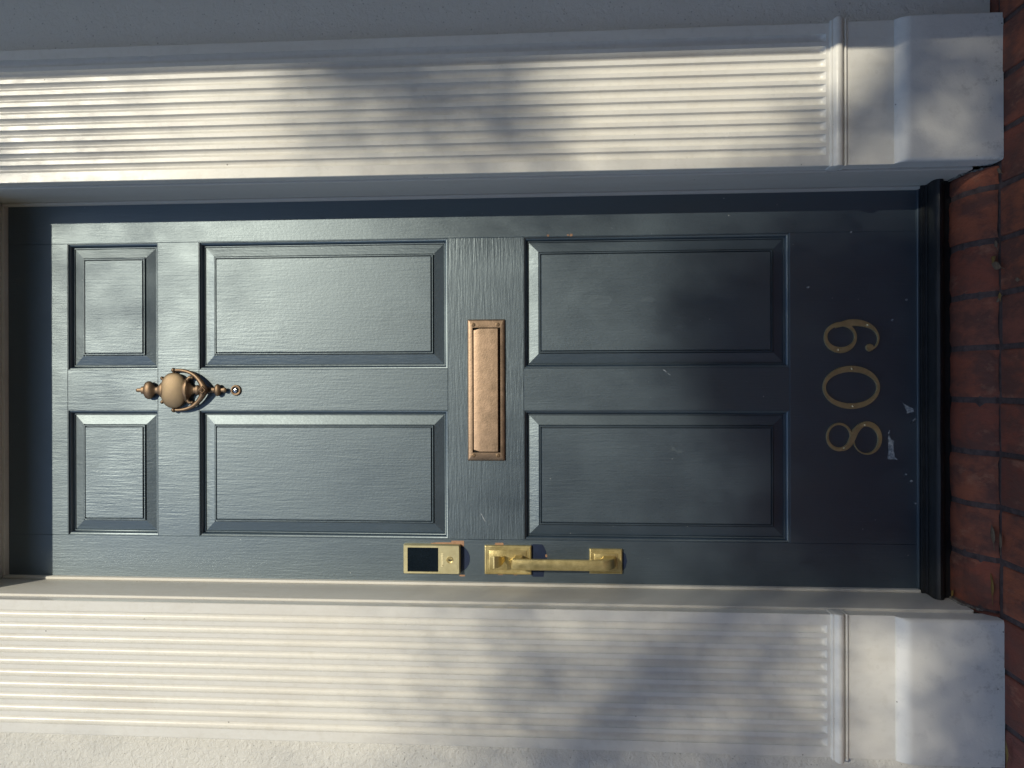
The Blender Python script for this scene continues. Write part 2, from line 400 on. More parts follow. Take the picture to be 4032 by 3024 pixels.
# ------------------------------------------------------------------ pilasters
def rect_ring(x0, x1, yb, yf, z, r, n=5, r1=None):
    pts = [(x1, yb, z)]
    for k in range(n+1):
        a = math.pi/2*k/n; q = r if r1 is None else r1; pts.append((x1-q+q*math.cos(a), yf+q-q*math.sin(a), z))
    for k in range(n+1):
        a = math.pi/2*k/n; pts.append((x0+r-r*math.sin(a), yf+r-r*math.cos(a), z))
    pts.append((x0, yb, z)); return pts
def pilaster(s, label):
    root = empty('pilaster', (s*.603, -.15, -.077), label, 'pilaster', 'fluted pilasters beside the door')
    X0, X1, YF = .457, .749, -.165
    # fluted shaft: cross-section from the door side outwards
    sec = [(X0, -.136, 0), (X0, YF+.0015, 0), (X0+.0012, YF, 0)]
    x = X0+.0220
    for k in range(10):
        wd = .0170; N = 14
        for i in range(N+1):
            u = -math.cos(math.pi*i/N); d = .0098*max(0, 1-u*u)**.5
            if i in (0, N): d = 0
            sec.append((x+wd*(u+1)/2, YF, d))
        x += .02565
    sec += [(X1-.0012, YF, 0), (X1, YF+.0015, 0), (X1, -.136, 0)]
    bm = bmesh.new(); ls = []
    for z, f in [(.2515, 0), (.2590, 0), (.2605, .35), (.2640, .75), (.270, .97), (.276, 1)]+[(.276+.1*i, 1) for i in range(1, 23)]:
        wob = lambda xx: mnoise.noise(Vector((xx*8*s, z*3, 1)))*.0007+mnoise.noise(Vector((xx*60*s, z*7, 3)))*.0003
        ls.append([(s*px, py+d*f+wob(px), z) for px, py, d in sec])
    loops(bm, ls, True, True, True)
    link('fluted_shaft', bm, MW, root, True)
    # band: roll and two small fillets
    bm = bmesh.new(); rings = []
    for o, z in [(.0015, .2190), (.0055, .2193), (.0068, .2215), (.0062, .2240), (.0028, .2246), (.0028, .2272), (.0085, .2278), (.0125, .2315), (.0138, .2360), (.0130, .2405), (.0098, .2445), (.0060, .2468), (.0060, .2500), (.0045, .2513), (.001, .2516)]:
        rings.append([(s*a, b, c) for a, b, c in rect_ring(X0-min(o*.35, .003), X1+o*.55, -.137, YF-o, z, .001+o*.15, 3)])
    loops(bm, rings, True, True, True); link('moulded_band', bm, MW, root, True)
    bm = bmesh.new()
    loops(bm, [[(s*a, b, c) for a, b, c in rect_ring(X0, X1, -.137, -.1675, z, .0012, 3)] for z in (.1255, .2188)], True, True, True)
    link('block', bm, MW, root, True)
    bm = bmesh.new(); rings = []
    zs = [(-.0765, .1865, .006), (-.04, .187, .007), (.02, .1872, .008), (.06, .187, .009), (.099, .187, .010), (.1035, .1864, .0095), (.110, .1838, .008), (.116, .1797, .006), (.1215, .1740, .004), (.1254, .1690, .0018)]
    for z, yf, r in zs:
        ring = rect_ring(X0+.0006, X1+.0006, -.138, -yf, z, r, 6, max(.0018, r*.45))
        rings.append([(s*(a+mnoise.noise(Vector((a*20, b*60, c*26+s)))*.0011), b+mnoise.noise(Vector((a*14, c*22, s*4)))*.0011, c) for a, b, c in ring])
    loops(bm, rings, True, True, True); link('plinth', bm, MPL, root, True)
    return root
pR = pilaster(1, 'white fluted pilaster on the hinge side of the door, its outer flutes shaded')
pL = pilaster(-1, 'white fluted pilaster on the handle side of the navy door, beside the brass lock')

# ------------------------------------------------------------------ the door
door = empty('front_door', (0, 0, 0), 'navy blue six panel front door with brass knocker, mail slot, handle and number 809', 'door')
HX = .4473
def wood(name, x0, x1, z0, z1, mat):
    bm = bmesh.new(); box(bm, x0, x1, 0, .040, z0, z1, .0007, 1); return link(name, bm, mat, door)
g = .0001
wood('stile', -HX, -.3465-g, .0028, 2.1355, MNZ); wood('stile', .3535+g, HX, .0028, 2.1355, MNZ)
rails = [(.0028, .2850), (.8860, 1.0627), (1.6600, 1.7610), (1.9860, 2.1355)]
for z0, z1 in rails: wood('rail', -.3465, .3535, z0, z1, MNX if .8 < z0 < 1 else MNZ)
zp = [(.2850, .8860), (1.0627, 1.6600), (1.7610, 1.9860)]
for z0, z1 in zp: wood('muntin', -.0470, .0500, z0+g, z1-g, MNZ)
def rect_loop(x0, x1, z0, z1, o, y): return [(x0+o, y, z0+o), (x1-o, y, z0+o), (x1-o, y, z1-o), (x0+o, y, z1-o)]
for z0, z1 in zp:
    for x0, x1 in ((-.3465, -.0470), (.0500, .3535)):
        bm = bmesh.new()
        pr = [(.0098, .0165), (.0118, .0150), (.0120, .0140), (.0336, .0096), (.0340, .0120), (.0352, .0122), (.0358, .0072), (.0366, .0058), (.0380, .0058), (.0388, .0070), (.0392, .0100), (.0404, .0100), (.0410, .0052), (.0416, .0046)]
        loops(bm, [rect_loop(x0, x1, z0, z1, o, y) for o, y in pr], True, False, True)
        pn = link('panel', bm, MNZ, door, True)
        for p in pn.data.polygons: p.use_smooth = False
        bm = bmesh.new()
        mr = [(-.0002, .0010), (.0004, .0004), (.0012, .0004), (.0014, .0034), (.0030, .0037), (.0052, .0052), (.0070, .0085), (.0080, .0125), (.0086, .0128), (.0092, .0118), (.0104, .0118), (.0110, .0128), (.0112, .0167)]
        loops(bm, [rect_loop(x0, x1, z0, z1, o, y) for o, y in mr], True)
        link('moulding', bm, MNM, pn, True)
# door edge sealing strip at the foot
bm = bmesh.new(); box(bm, -.4445, .4445, -.0045, -.0002, .0030, .0078, .0006, 1); link('drip_strip', bm, MNM, door)

# --- peephole
bm = bmesh.new(); lathe_y(bm, (.0005, 0, 1.5690), [(.0128, 0), (.0129, -.0018), (.0118, -.0034), (.0102, -.0038), (.0088, -.0034), (.0084, -.0014), (.001, -.0012)], n=36)
pe = link('peephole', bm, MKN, door, True)
bm = bmesh.new(); ball(bm, (.0005, -.0012, 1.5690), .0076, .0018, .0076); link('lens', bm, MLENS, pe, True)

# --- mail slot
def rrect_loop(x0, x1, z0, z1, r, y, n=4):
    pts = []
    for cx, cz, a0 in ((x1-r, z0+r, -90), (x1-r, z1-r, 0), (x0+r, z1-r, 90), (x0+r, z0+r, 180)):
        for k in range(n+1):
            a = R(a0+90*k/n); pts.append((cx+r*math.cos(a), y, cz+r*math.sin(a)))
    return pts
bm = bmesh.new(); X0, X1, Z0, Z1 = -.1634, .1636, .9287, 1.0165
ax0, ax1, az0, az1 = -.1440, .1440, .9402, 1.0040
def plate_hole(bm, X0, X1, Z0, Z1, hx0, hx1, hz0, hz1, yf, bev, r=.0015):
    o = [rrect_loop(X0, X1, Z0, Z1, r, 0), rrect_loop(X0, X1, Z0, Z1, r, yf*.35), rrect_loop(X0+bev*.3, X1-bev*.3, Z0+bev*.3, Z1-bev*.3, r, yf*.75), rrect_loop(X0+bev, X1-bev, Z0+bev, Z1-bev, r, yf),
         rrect_loop(hx0-.0006, hx1+.0006, hz0-.0006, hz1+.0006, .0006, yf), rrect_loop(hx0, hx1, hz0, hz1, .0005, yf*.8), rrect_loop(hx0, hx1, hz0, hz1, .0005, -.0003)]
    loops(bm, o, True)
plate_hole(bm, X0, X1, Z0, Z1, ax0, ax1, az0, az1, -.0052, .0045)
ms = link('mail_slot', bm, MMAIL, door, True); tag(ms, 'pinkish brass mail slot with a hinged flap across the middle of the door')
bm = bmesh.new(); box(bm, ax0-.001, ax1+.001, -.0008, -.0003, az0-.001, az1+.001); link('slot_opening', bm, MGAP, ms)
bm = bmesh.new()
fl = []
for z, y in [(.9445, -.0035), (.9448, -.0062), (.9462, -.0073), (.9500, -.0072), (.9850, -.0060), (.9885, -.0056), (.9990, -.0050), (1.0018, -.0040), (1.0022, -.0015)]:
    e = .1428 if z < .9895 else .1392
    fl.append([(-e, y+.002, z), (-e+.0008, y, z), (e-.0008, y, z), (e, y+.002, z)])
loops(bm, [fl[0]]+fl+[fl[-1]], False)
link('flap', bm, MMAIL, ms, True)
for sx in (-1, 1):
    for sz in (1.0026, .9459):
        bm = bmesh.new(); lathe_y(bm, (sx*.1512, -.0051, sz), [(.0050, 0), (.0048, -.0007), (.0026, -.0011), (.0022, -.0003), (.0003, -.0003)], n=18)
        link('screw', bm, MKN, ms, True)

# --- door knocker
KX = .0012
bm = bmesh.new()
lathe_z(bm, (KX, -.009, 0), [(.0003, 1.8110), (.0036, 1.8095), (.0048, 1.8060), (.0046, 1.8010), (.0048, 1.7985), (.0082, 1.7975), (.0090, 1.7950), (.0092, 1.7910), (.0125, 1.7900), (.0180, 1.7870), (.0212, 1.7815), (.0216, 1.7765), (.0195, 1.7715), (.0145, 1.7672), (.0095, 1.7640), (.0078, 1.7610), (.0085, 1.7575), (.0120, 1.7535), (.0175, 1.7490), (.0190, 1.7440), (.015, 1.7400)], sy=.40)
kn = link('door_knocker', bm, MKN, door, True); tag(kn, 'aged bronze urn shaped knocker with a hanging stirrup ring')
bm = bmesh.new()
lathe_y(bm, (KX-.0008, 0, 1.7170), [(.93, -.001), (.98, -.005), (1.0, -.008), (1.0, -.0105), (.975, -.0125), (.93, -.0138), (.84, -.0152), (.70, -.0167), (.52, -.0180), (.32, -.0189), (.12, -.0194), (.01, -.0195)], .0422, .0322, n=48, pw=2.25)
link('oval_plate', bm, MDOME, kn, True)
bm = bmesh.new()                                        # lower bracket with two curled arms
lathe_z(bm, (KX, -.008, 0), [(.018, 1.6960), (.0300, 1.6870), (.0290, 1.6830), (.0200, 1.6790), (.0135, 1.6745), (.0095, 1.6700), (.0078, 1.6665), (.0085, 1.6655), (.0110, 1.6635), (.0122, 1.6600), (.0110, 1.6565), (.0085, 1.6545), (.0070, 1.6500), (.0060, 1.62), (.0060, 1.6190), (.0072, 1.6180), (.0120, 1.6160), (.0146, 1.6125), (.0148, 1.6095), (.0125, 1.6055), (.0075, 1.6030), (.0045, 1.6020), (.0050, 1.5990), (.0064, 1.5955), (.0060, 1.5915), (.0035, 1.5893), (.0004, 1.5888)], sy=.42)
for s in (-1, 1):
    tube(bm, smoothpts([(KX+s*.012, -.009, 1.6835), (KX+s*.022, -.010, 1.6828), (KX+s*.0280, -.010, 1.6800), (KX+s*.0300, -.010, 1.6755), (KX+s*.0295, -.010, 1.6715)], 3), [.0045]*10+[.0043, .0040, .0036], 10)
    ball(bm, (KX+s*.0295, -.010, 1.6712), .0040, .0036, .0040)
    ball(bm, (KX+s*.0285, -.008, 1.7462), .0042, .0045, .0045)
    tube(bm, [(KX+s*.0285, -.008, 1.7462), (KX+s*.020, -.008, 1.738)], .0042, 10)
link('bracket', bm, MKN, kn, True)
bm = bmesh.new()
zt = 1.7180
half = [(.0470, -.016, 1.7165, .0036), (.0474, -.019, 1.7060, .0037), (.0462, -.022, 1.6940, .0040), (.0425, -.025, 1.6800, .0044), (.0350, -.028, 1.6655, .0050), (.0240, -.031, 1.6540, .0060), (.0120, -.033, 1.6465, .0074), (.0, -.034, 1.6435, .0086)]
half = [(.0470, -.0085, 1.7165, .0034), (.0474, -.009, 1.7065, .0036), (.0464, -.010, 1.6950, .0040), (.0430, -.011, 1.6810, .0044), (.0360, -.0125, 1.6660, .0050), (.0250, -.014, 1.6535, .0060), (.0125, -.0155, 1.6440, .0074), (.0, -.0165, 1.6385, .0088)]
full = [(KX+x, y, z, r) for x, y, z, r in half]+[(KX-x, y, z, r) for x, y, z, r in reversed(half[:-1])]
fs = smoothpts(full, 4)
tube(bm, [p[:3] for p in fs], [p[3] for p in fs], 16, sy=.75)
for s in (-1, 1): ball(bm, (KX+s*.0474, -.0080, zt), .0056, .0056, .0056)
for s in (-1, 1): tube(bm, [(KX+s*.047, -.008, zt), (KX+s*.040, -.006, zt)], .0035, 10)
rg = link('ring', bm, MKN, kn, True)
bm = bmesh.new()                                        # small diamond boss on the ring
c = (KX, 0, 1.6410)
loops(bm, [[(c[0]+a*k, yy, c[2]+b*k) for a, b in ((.0105, 0), (0, .0100), (-.0105, 0), (0, -.0085))] for k, yy in ((1.0, -.018), (1.0, -.0235), (.78, -.0242), (.72, -.0232), (.62, -.0232), (.05, -.0262))], True, True, True)
link('diamond_boss', bm, MKN, kn)

# --- electronic lock
D = .0145
bm = bmesh.new()
plate_hole(bm, -.4259, -.3573, 1.0335, 1.1667, -.4192, -.3646, 1.0845, 1.1553, -D, .0022, .0022)
lk = link('electronic_lock', bm, MLOCK, door, True); tag(lk, 'satin brass keypad deadbolt with a dark screen and a key cylinder')
bm = bmesh.new(); loops(bm, [rrect_loop(-.4192, -.3646, 1.0845, 1.1553, .0008, -D+.0040)]*1+[rrect_loop(-.4190, -.3648, 1.0847, 1.1551, .0008, -D+.0012)], True, False, True); link('screen', bm, MGLASS, lk)
bm = bmesh.new(); lathe_y(bm, (-.3918, -D, 1.0572), [(.0078, .001), (.0078, -.0008), (.0070, -.0016), (.0062, -.0013), (.001, -.0013)], n=30); cyl = link('key_cylinder', bm, MHAND, lk, True)
bm = bmesh.new(); poly_slab(bm, [(-.3932, 1.0508), (-.3904, 1.0508), (-.3908, 1.0560), (-.3896, 1.0600), (-.3930, 1.0604), (-.3934, 1.0570)], -D-.0010, -D-.0016); link('keyhole', bm, MGAP, cyl)
fc = bpy.data.curves.new('lettering', 'FONT'); fc.body = 'BALDWIN'; fc.size = .0072; fc.extrude = .0003; fc.align_x = 'CENTER'; fc.align_y = 'CENTER'; fc.offset = .00030
to = bpy.data.objects.new('tmp', fc); sc.collection.objects.link(to)
bpy.context.view_layer.update()
me = bpy.data.meshes.new_from_object(to); bpy.data.objects.remove(to)
bm = bmesh.new(); bm.from_mesh(me)
wd = max(v.co.x for v in bm.verts)-min(v.co.x for v in bm.verts)
bmesh.ops.transform(bm, matrix=Matrix.Translation((-.3920, -D-.0004, 1.0745)) @ Matrix.Rotation(R(90), 4, 'X') @ Matrix.Diagonal((.0305/wd, 1, 1, 1)), verts=bm.verts)
lt = link('lettering', bm, simple('pale raised lettering', (.95, .86, .56), .35, (.9, .8, .5)), lk)

# --- handle set
def step_plate(bm, x0, x1, z0, z1):
    loops(bm, [rrect_loop(x0, x1, z0, z1, .0008, 0), rrect_loop(x0, x1, z0, z1, .0008, -.0052), rrect_loop(x0+.0010, x1-.0010, z0+.0010, z1-.0010, .0008, -.0066), rrect_loop(x0+.0032, x1-.0032, z0+.0032, z1-.0032, .0006, -.0072),
               rrect_loop(x0+.0036, x1-.0036, z0+.0036, z1-.0036, .0006, -.0060), rrect_loop(x0+.0100, x1-.0100, z0+.0100, z1-.0100, .0006, -.0062), rrect_loop(x0+.0104, x1-.0104, z0+.0104, z1-.0104, .0006, -.0070), rrect_loop(x0+.0114, x1-.0114, z0+.0114, z1-.0114, .0006, -.0078)], True, True, True)
bm = bmesh.new(); step_plate(bm, -.4254, -.3586, .8690, .9774)
hs = link('door_handle', bm, MHAND, door, True); tag(hs, 'brass pull handle with a thumb latch between two rectangular plates')
bm = bmesh.new(); step_plate(bm, -.4205, -.3638, .6614, .7362); link('lower_plate', bm, MHAND, hs, True)
bm = bmesh.new(); W2 = .0118; gx = -.3925
prof = [(-.004, .9080, 1.0), (-.018, .9075, 1.0), (-.034, .9100, 1.0), (-.0455, .9130, 1.0), (-.0500, .9100, 1), (-.0510, .8950, 1), (-.0510, .7100, 1), (-.0502, .7010, 1), (-.0470, .6930, 1), (-.0300, .6820, 1.0), (-.0070, .6760, 1.1)]
inner = [(-.004, .8900, 1.0), (-.018, .8890, 1.0), (-.030, .8900, 1.0), (-.0360, .8920, 1.0), (-.0385, .8900, 1), (-.0400, .8840, 1), (-.0400, .7200, 1), (-.0390, .7150, 1), (-.0350, .7110, 1), (-.0200, .7060, 1.0), (-.0070, .7030, 1.1)]
ls = []
for (ya, za, wa), (yb, zb, wb) in zip(prof, inner):
    h = W2*wa; c = .0022
    oy, oz = Vector((yb-ya, zb-za)).normalized()*c
    ls.append([(gx-h, ya+oy, za+oz), (gx-h+c, ya, za), (gx+h-c, ya, za), (gx+h, ya+oy, za+oz), (gx+h, yb, zb), (gx-h, yb, zb)])
loops(bm, ls, True, True, True)
link('grip', bm, MHAND, hs, True)
bm = bmesh.new()                                        # thumb latch: stem and curled-up press plate
ls = []
for y, z, h, t in [(-.006, .9300, .0060, .0050), (-.016, .9310, .0062, .0050), (-.026, .9330, .0078, .0042), (-.036, .9370, .0110, .0036), (-.043, .9430, .0130, .0034), (-.047, .9510, .0135, .0030)]:
    ls.append([(gx-h+.004, y, z), (gx+h+.004, y, z), (gx+h+.004, y+.001, z+t), (gx-h+.004, y+.001, z+t)])
loops(bm, ls, True, True, True)
link('thumb_latch', bm, MHAND, hs, True)

# --- marks where older hardware sat
def patch(name, pts, mat, lab=None, y=-.0004):
    bm = bmesh.new(); poly_slab(bm, pts, 0.0005, y); o = link(name, bm, mat, door)
    if lab: o['label'] = lab
    return o
patch('bare_patch', [(-.3562, 1.1050), (-.3546, 1.0900), (-.3540, 1.0560), (-.3502, 1.0552), (-.3500, 1.0262), (-.3560, 1.0258), (-.3640, 1.0262), (-.3640, 1.0500), (-.3580, 1.1000)], MWOOD, 'bare wood showing beside the lock')
patch('bare_patch', [(-.4290, 1.0370), (-.4290, 1.0242), (-.4326, 1.0236), (-.4330, 1.0350), (-.4310, 1.0372)], MWOOD)
patch('bare_patch', [(-.3537, .9534), (-.3537, .9345), (-.3590, .9335), (-.3590, .9540)], MWOOD)
patch('bare_patch', [(-.4250, .9465), (-.4250, .9360), (-.4284, .9358), (-.4282, .9466)], MWOOD)
patch('bare_patch', [(-.4250, .9105), (-.4250, .9026), (-.4280, .9024), (-.4282, .9102)], MWOOD)
pb = [(-.3575, .8700), (-.3558, .8640), (-.3564, .8440), (-.3620, .8400), (-.3714, .8359), (-.3800, .8345), (-.3888, .8340), (-.4000, .8370), (-.4309, .8413), (-.4313, .8658), (-.4260, .8700)]
patch('old_paint_patch', pb, MBLUE, 'brighter blue old paint below the upper handle plate')
arc = [(-.3600, 1.0340)]+[(-.3918+.0330*math.cos(R(a)), 1.0450+.0330*math.sin(R(a))) for a in range(-40, -141, -12)]+[(-.4235, 1.0340)]
patch('old_paint_patch', arc, MBLUE, 'round edge of old blue paint below the lock')
patch('old_paint_patch', [(-.3700, .6620), (-.3760, .6540), (-.3920, .6500), (-.4080, .6540), (-.4160, .6620)], MBLUE)
patch('bare_patch', [(-.3785, .8345), (-.3800, .8375), (-.3850, .8370), (-.3860, .8335), (-.3820, .8325)], MWOOD, None, -.0008)
def ragged(pts, amp=.0012, n=4, seed=1):
    random.seed(seed); out = []
    for i in range(len(pts)):
        a, b = pts[i], pts[(i+1) % len(pts)]
        for k in range(n):
            t = k/n; out.append((a[0]+(b[0]-a[0])*t+random.uniform(-amp, amp), a[1]+(b[1]-a[1])*t+random.uniform(-amp, amp)))
    return out
for i, pts in enumerate([[(-.1010, .0690), (-.1075, .0700), (-.1250, .0690), (-.1559, .0705), (-.1575, .0500), (-.1500, .0560), (-.1250, .0590), (-.1150, .0580), (-.1120, .0640)],
                         [(-.0905, .0660), (-.0940, .0690), (-.1000, .0705), (-.0990, .0680)],
                         [(-.0312, .0370), (-.0380, .0270), (-.0440, .0140), (-.0500, .0150), (-.0545, .0290), (-.0460, .0300)],
                         [(-.0640, .0110), (-.0668, .0090), (-.0720, .0160), (-.0785, .0220), (-.0750, .0190), (-.0690, .0150)]]):
    patch('scrape', ragged(pts, .0009, 5, i), MSCRAPE, None, -.00035)
STAINS = [(.204, .713, .016, .026, 3), (.206, .600, .007, .016, 5), (.144, .530, .006, .009, 8), (.142, 1.459, .016, .011, 11)]
SCR = [[(.0464, .5690), (.0400, .5610), (.0395, .5580), (.0455, .5650)], [(.0385, .5600), (.0330, .5510), (.0322, .5490), (.0372, .5560)], [(-.0165, .5968), (-.0180, .5950), (-.0172, .5975)],
       [(-.2807, .9890), (-.2940, .9830), (-.3053, .9768), (-.3040, .9760), (-.2930, .9815)], [(-.3110, .9690), (-.3145, .9650), (-.3130, .9665), (-.3100, .9680)],
       [(.0200, .3900), (.0185, .3780), (.0178, .3790)], [(-.3850, .6100), (-.3858, .6010), (-.3864, .6020)], [(.3720, .6900), (.3705, .6800), (.3700, .6820)]]
MSTAIN = navy('chalky smear', 'z', specks=False, rough=.50, grain=.9)
def blob(x, z, rx, rz, seed, n=26):
    random.seed(seed); o = []
    for k in range(n):
        a = k*2*math.pi/n; q = 1+.35*mnoise.noise(Vector((math.cos(a)*1.5, math.sin(a)*1.5, seed)))+random.uniform(-.1, .1)
        o.append((x+rx*q*math.cos(a), z+rz*q*math.sin(a)))
    return o
def surf_patch(name, pts, mat, y):
    bm = bmesh.new(); poly_slab(bm, pts, y+.0003, y); return link(name, bm, mat, door)
FY = .0046-.00012
for x, z, rx, rz, sd in STAINS: surf_patch('smear', blob(x, z, rx, rz, sd), MSTAIN, FY)
for i, pts in enumerate(SCR): surf_patch('scratch', ragged(pts, .0004, 3, 40+i), MSCRAPE, -.00015)
# flakes of peach primer along the lower right panel edge
for i, (x, z, r) in enumerate([(.3560, .8290, .0030), (.3562, .7830, .0024), (.3566, .7760, .0036), (.353, .150, .002), (.230, .245, .0035), (.155, .060, .003), (-.255, .010, .0025), (-.205, .0200, .003), (-.190, .0320, .0022), (.2, .030, .0025)]):
    pts = [(x+r*random.uniform(.5, 1.1)*math.cos(a), z+r*random.uniform(.7, 1.4)*math.sin(a)) for a in [k*2*math.pi/9 for k in range(9)]]
    patch('paint_chip', pts, MWOOD if i < 3 else MSCRAPE, None, -.00045)

# --- house numbers 8 0 9
def ring_shape(bm, oc, orx, orz, ic, irx, irz, y, n=56, b=.0013, po=2.0):
    b *= .6
    def el(c, rx, rz, yy): return [(c[0]+rx*math.cos(a), yy, c[1]+rz*math.sin(a)) for a in [k*2*math.pi/n for k in range(n)]]
    loops(bm, [el(oc, orx, orz, 0), el(oc, orx, orz, y*.45), el(oc, orx-b, orz-b, y), el(ic, irx+b*.6, irz+b*.6, y), el(ic, irx, irz, y*.5), el(ic, irx, irz, 0)], True)
def ribbon(bm, pts, y, b=.0008):
    """pts of (x, z, halfwidth)"""
    ls = []
    for i, (x, z, h) in enumerate(pts):
        a = pts[max(i-1, 0)]; c = pts[min(i+1, len(pts)-1)]
        t = Vector((c[0]-a[0], c[1]-a[1])).normalized(); nx, nz = -t.y, t.x
        f = lambda s, yy: (x+nx*s, yy, z+nz*s)
        ls.append([f(h, 0), f(h, y*.45), f(max(h-b, .0003), y), f(-max(h-b, .0003), y), f(-h, y*.45), f(-h, 0)])
    loops(bm, ls, True, True, True)
def number(lab, build, screws):
    bm = bmesh.new(); build(bm); o = link('house_number', bm, MDIG, door, True); o['label'] = lab
    for x, z in screws:
        b2 = bmesh.new(); lathe_y(b2, (x, -.0048, z), [(.0026, 0), (.0024, -.0006), (.0016, -.0013), (.0002, -.0015)], n=14); link('nail', b2, MSCR, o, True)
def d0(bm): ring_shape(bm, (.0046, .1510), .0488, .0624, (.0040, .1512), .0350, .0556, -.0052)
number('tall oval brass digit 0 on the bottom rail', d0, [(.0463, .1503), (-.0377, .1487)])
def d9(bm):
    ring_shape(bm, (.1165, .1745), .0352, .0360, (.1182, .1738), .0232, .0295, -.0052)
    ribbon(bm, smoothpts([(.1405, .1865, .0035), (.1468, .1700, .0062), (.1495, .1530, .0078), (.1490, .1350, .0076), (.1455, .1190, .0064), (.1385, .1050, .0045), (.1275, .0955, .0030), (.1160, .0918, .0022), (.1050, .0930, .0020), (.0960, .0975, .0022), (.0915, .1050, .0030)], 4), -.0049)
    lathe_y(bm, (.0935, 0, .1105), [(.0088, 0), (.0088, -.0026), (.0076, -.0045), (.0005, -.0047)], n=26)
number('curled brass digit 9 on the bottom rail', d9, [(.1440, .1159), (.0888, .1795)])
def d8(bm):
    ring_shape(bm, (-.1068, .1772), .0322, .0288, (-.1050, .1776), .0248, .0232, -.0046)
    ring_shape(bm, (-.1090, .1160), .0376, .0318, (-.1128, .1188), .0296, .0258, -.0049)
    ribbon(bm, smoothpts([(-.1350, .1755, .0026), (-.1330, .1660, .0046), (-.1245, .1560, .0058), (-.1105, .1490, .0066), (-.0960, .1430, .0070), (-.0850, .1345, .0062), (-.0775, .1230, .0050), (-.0745, .1120, .0030)], 4), -.0053)
number('two looped brass digit 8 on the bottom rail', d8, [(-.0790, .1222), (-.1312, .1672)])

# ------------------------------------------------------------------ fallen leaves
def leaf_obj(x, y, z, L, wd, rot, mat, label, curl=.3, tilt=0):
    bm = bmesh.new(); n = 8; ls = []
    for i in range(n+1):
        u = i/n; h = wd*.5*math.sin(math.pi*min(1, u*1.02+.01))**.8; xx = (u-.5)*L
        zz = curl*L*(u-.5)**2
        ls.append([(xx, -h, zz+h*.35), (xx, 0, zz), (xx, h, zz+h*.35)])
    ls2 = loops(bm, ls, False)
    tube(bm, [(-.5*L, 0, curl*L*.25), (-.5*L-.35*L, 0, curl*L*.30)], .0006, 6, 1, Vector((0, 0, 1)))
    bmesh.ops.transform(bm, matrix=Matrix.Translation((x, y, z)) @ Matrix.Rotation(rot, 4, 'Z') @ Matrix.Rotation(tilt, 4, 'X'), verts=bm.verts)
    o = link('fallen_leaf', bm, mat, None, True, origin=(x, y, z))
    md = o.modifiers.new('thickness', 'SOLIDIFY'); md.thickness = .0004
    return tag(o, label, 'leaf', 'dry leaves on the brick landing')
LV = [(.2480, -.1760, -.0700, .036, .016, R(70), MLEAFB, 'pale tan leaf with a stalk, largest lying on the brick joint below digit 9'),
      (.2926, -.1690, -.0725, .016, .012, R(20), MLEAFB, 'small round pale leaf on the joint between the tan leaf and the right plinth'),
      (.2620, -.1640, -.0700, .020, .014, R(-60), MLEAFY, 'dull yellow leaf tucked under the pale tan leaf'),
      (.1870, -.1840, -.0715, .014, .012, R(10), MLEAFY, 'round ochre leaf on the mortar cross nearest the tan leaf'),
      (.1800, -.1780, -.0720, .018, .008, R(120), MLEAFB, 'narrow brown leaf touching the round ochre leaf'),
      (.4363, -.1800, -.0725, .018, .009, R(50), MLEAFB, 'thin pale leaf at the foot of the shaded right plinth'),
      (-.3935, -.1600, -.0690, .048, .011, R(8), MLEAFY, 'long yellow leaf in the groove in front of the brick sill'),
      (-.4350, -.0700, -.0350, .018, .009, R(-30), MLEAFY, 'small yellow leaf in the corner beside the left jamb'),
      (-.7080, -.2060, -.0710, .046, .010, R(5), MLEAFY, 'long yellow leaf lying along the front of the left plinth'),
      (.2110, -.2430, -.0710, .016, .008, R(80), MLEAFB, 'curled brown leaf alone on a brick face in front of digit 9'),
      (-.2900, -.1640, -.0690, .038, .016, R(12), MLEAFB, 'broad brown leaf flat against the sill below the digit 8'),
      (-.2980, -.1860, -.0710, .034, .010, R(4), MLEAFB, 'slim brown leaf beside the broad brown leaf')]
for a in LV: leaf_obj(*a)

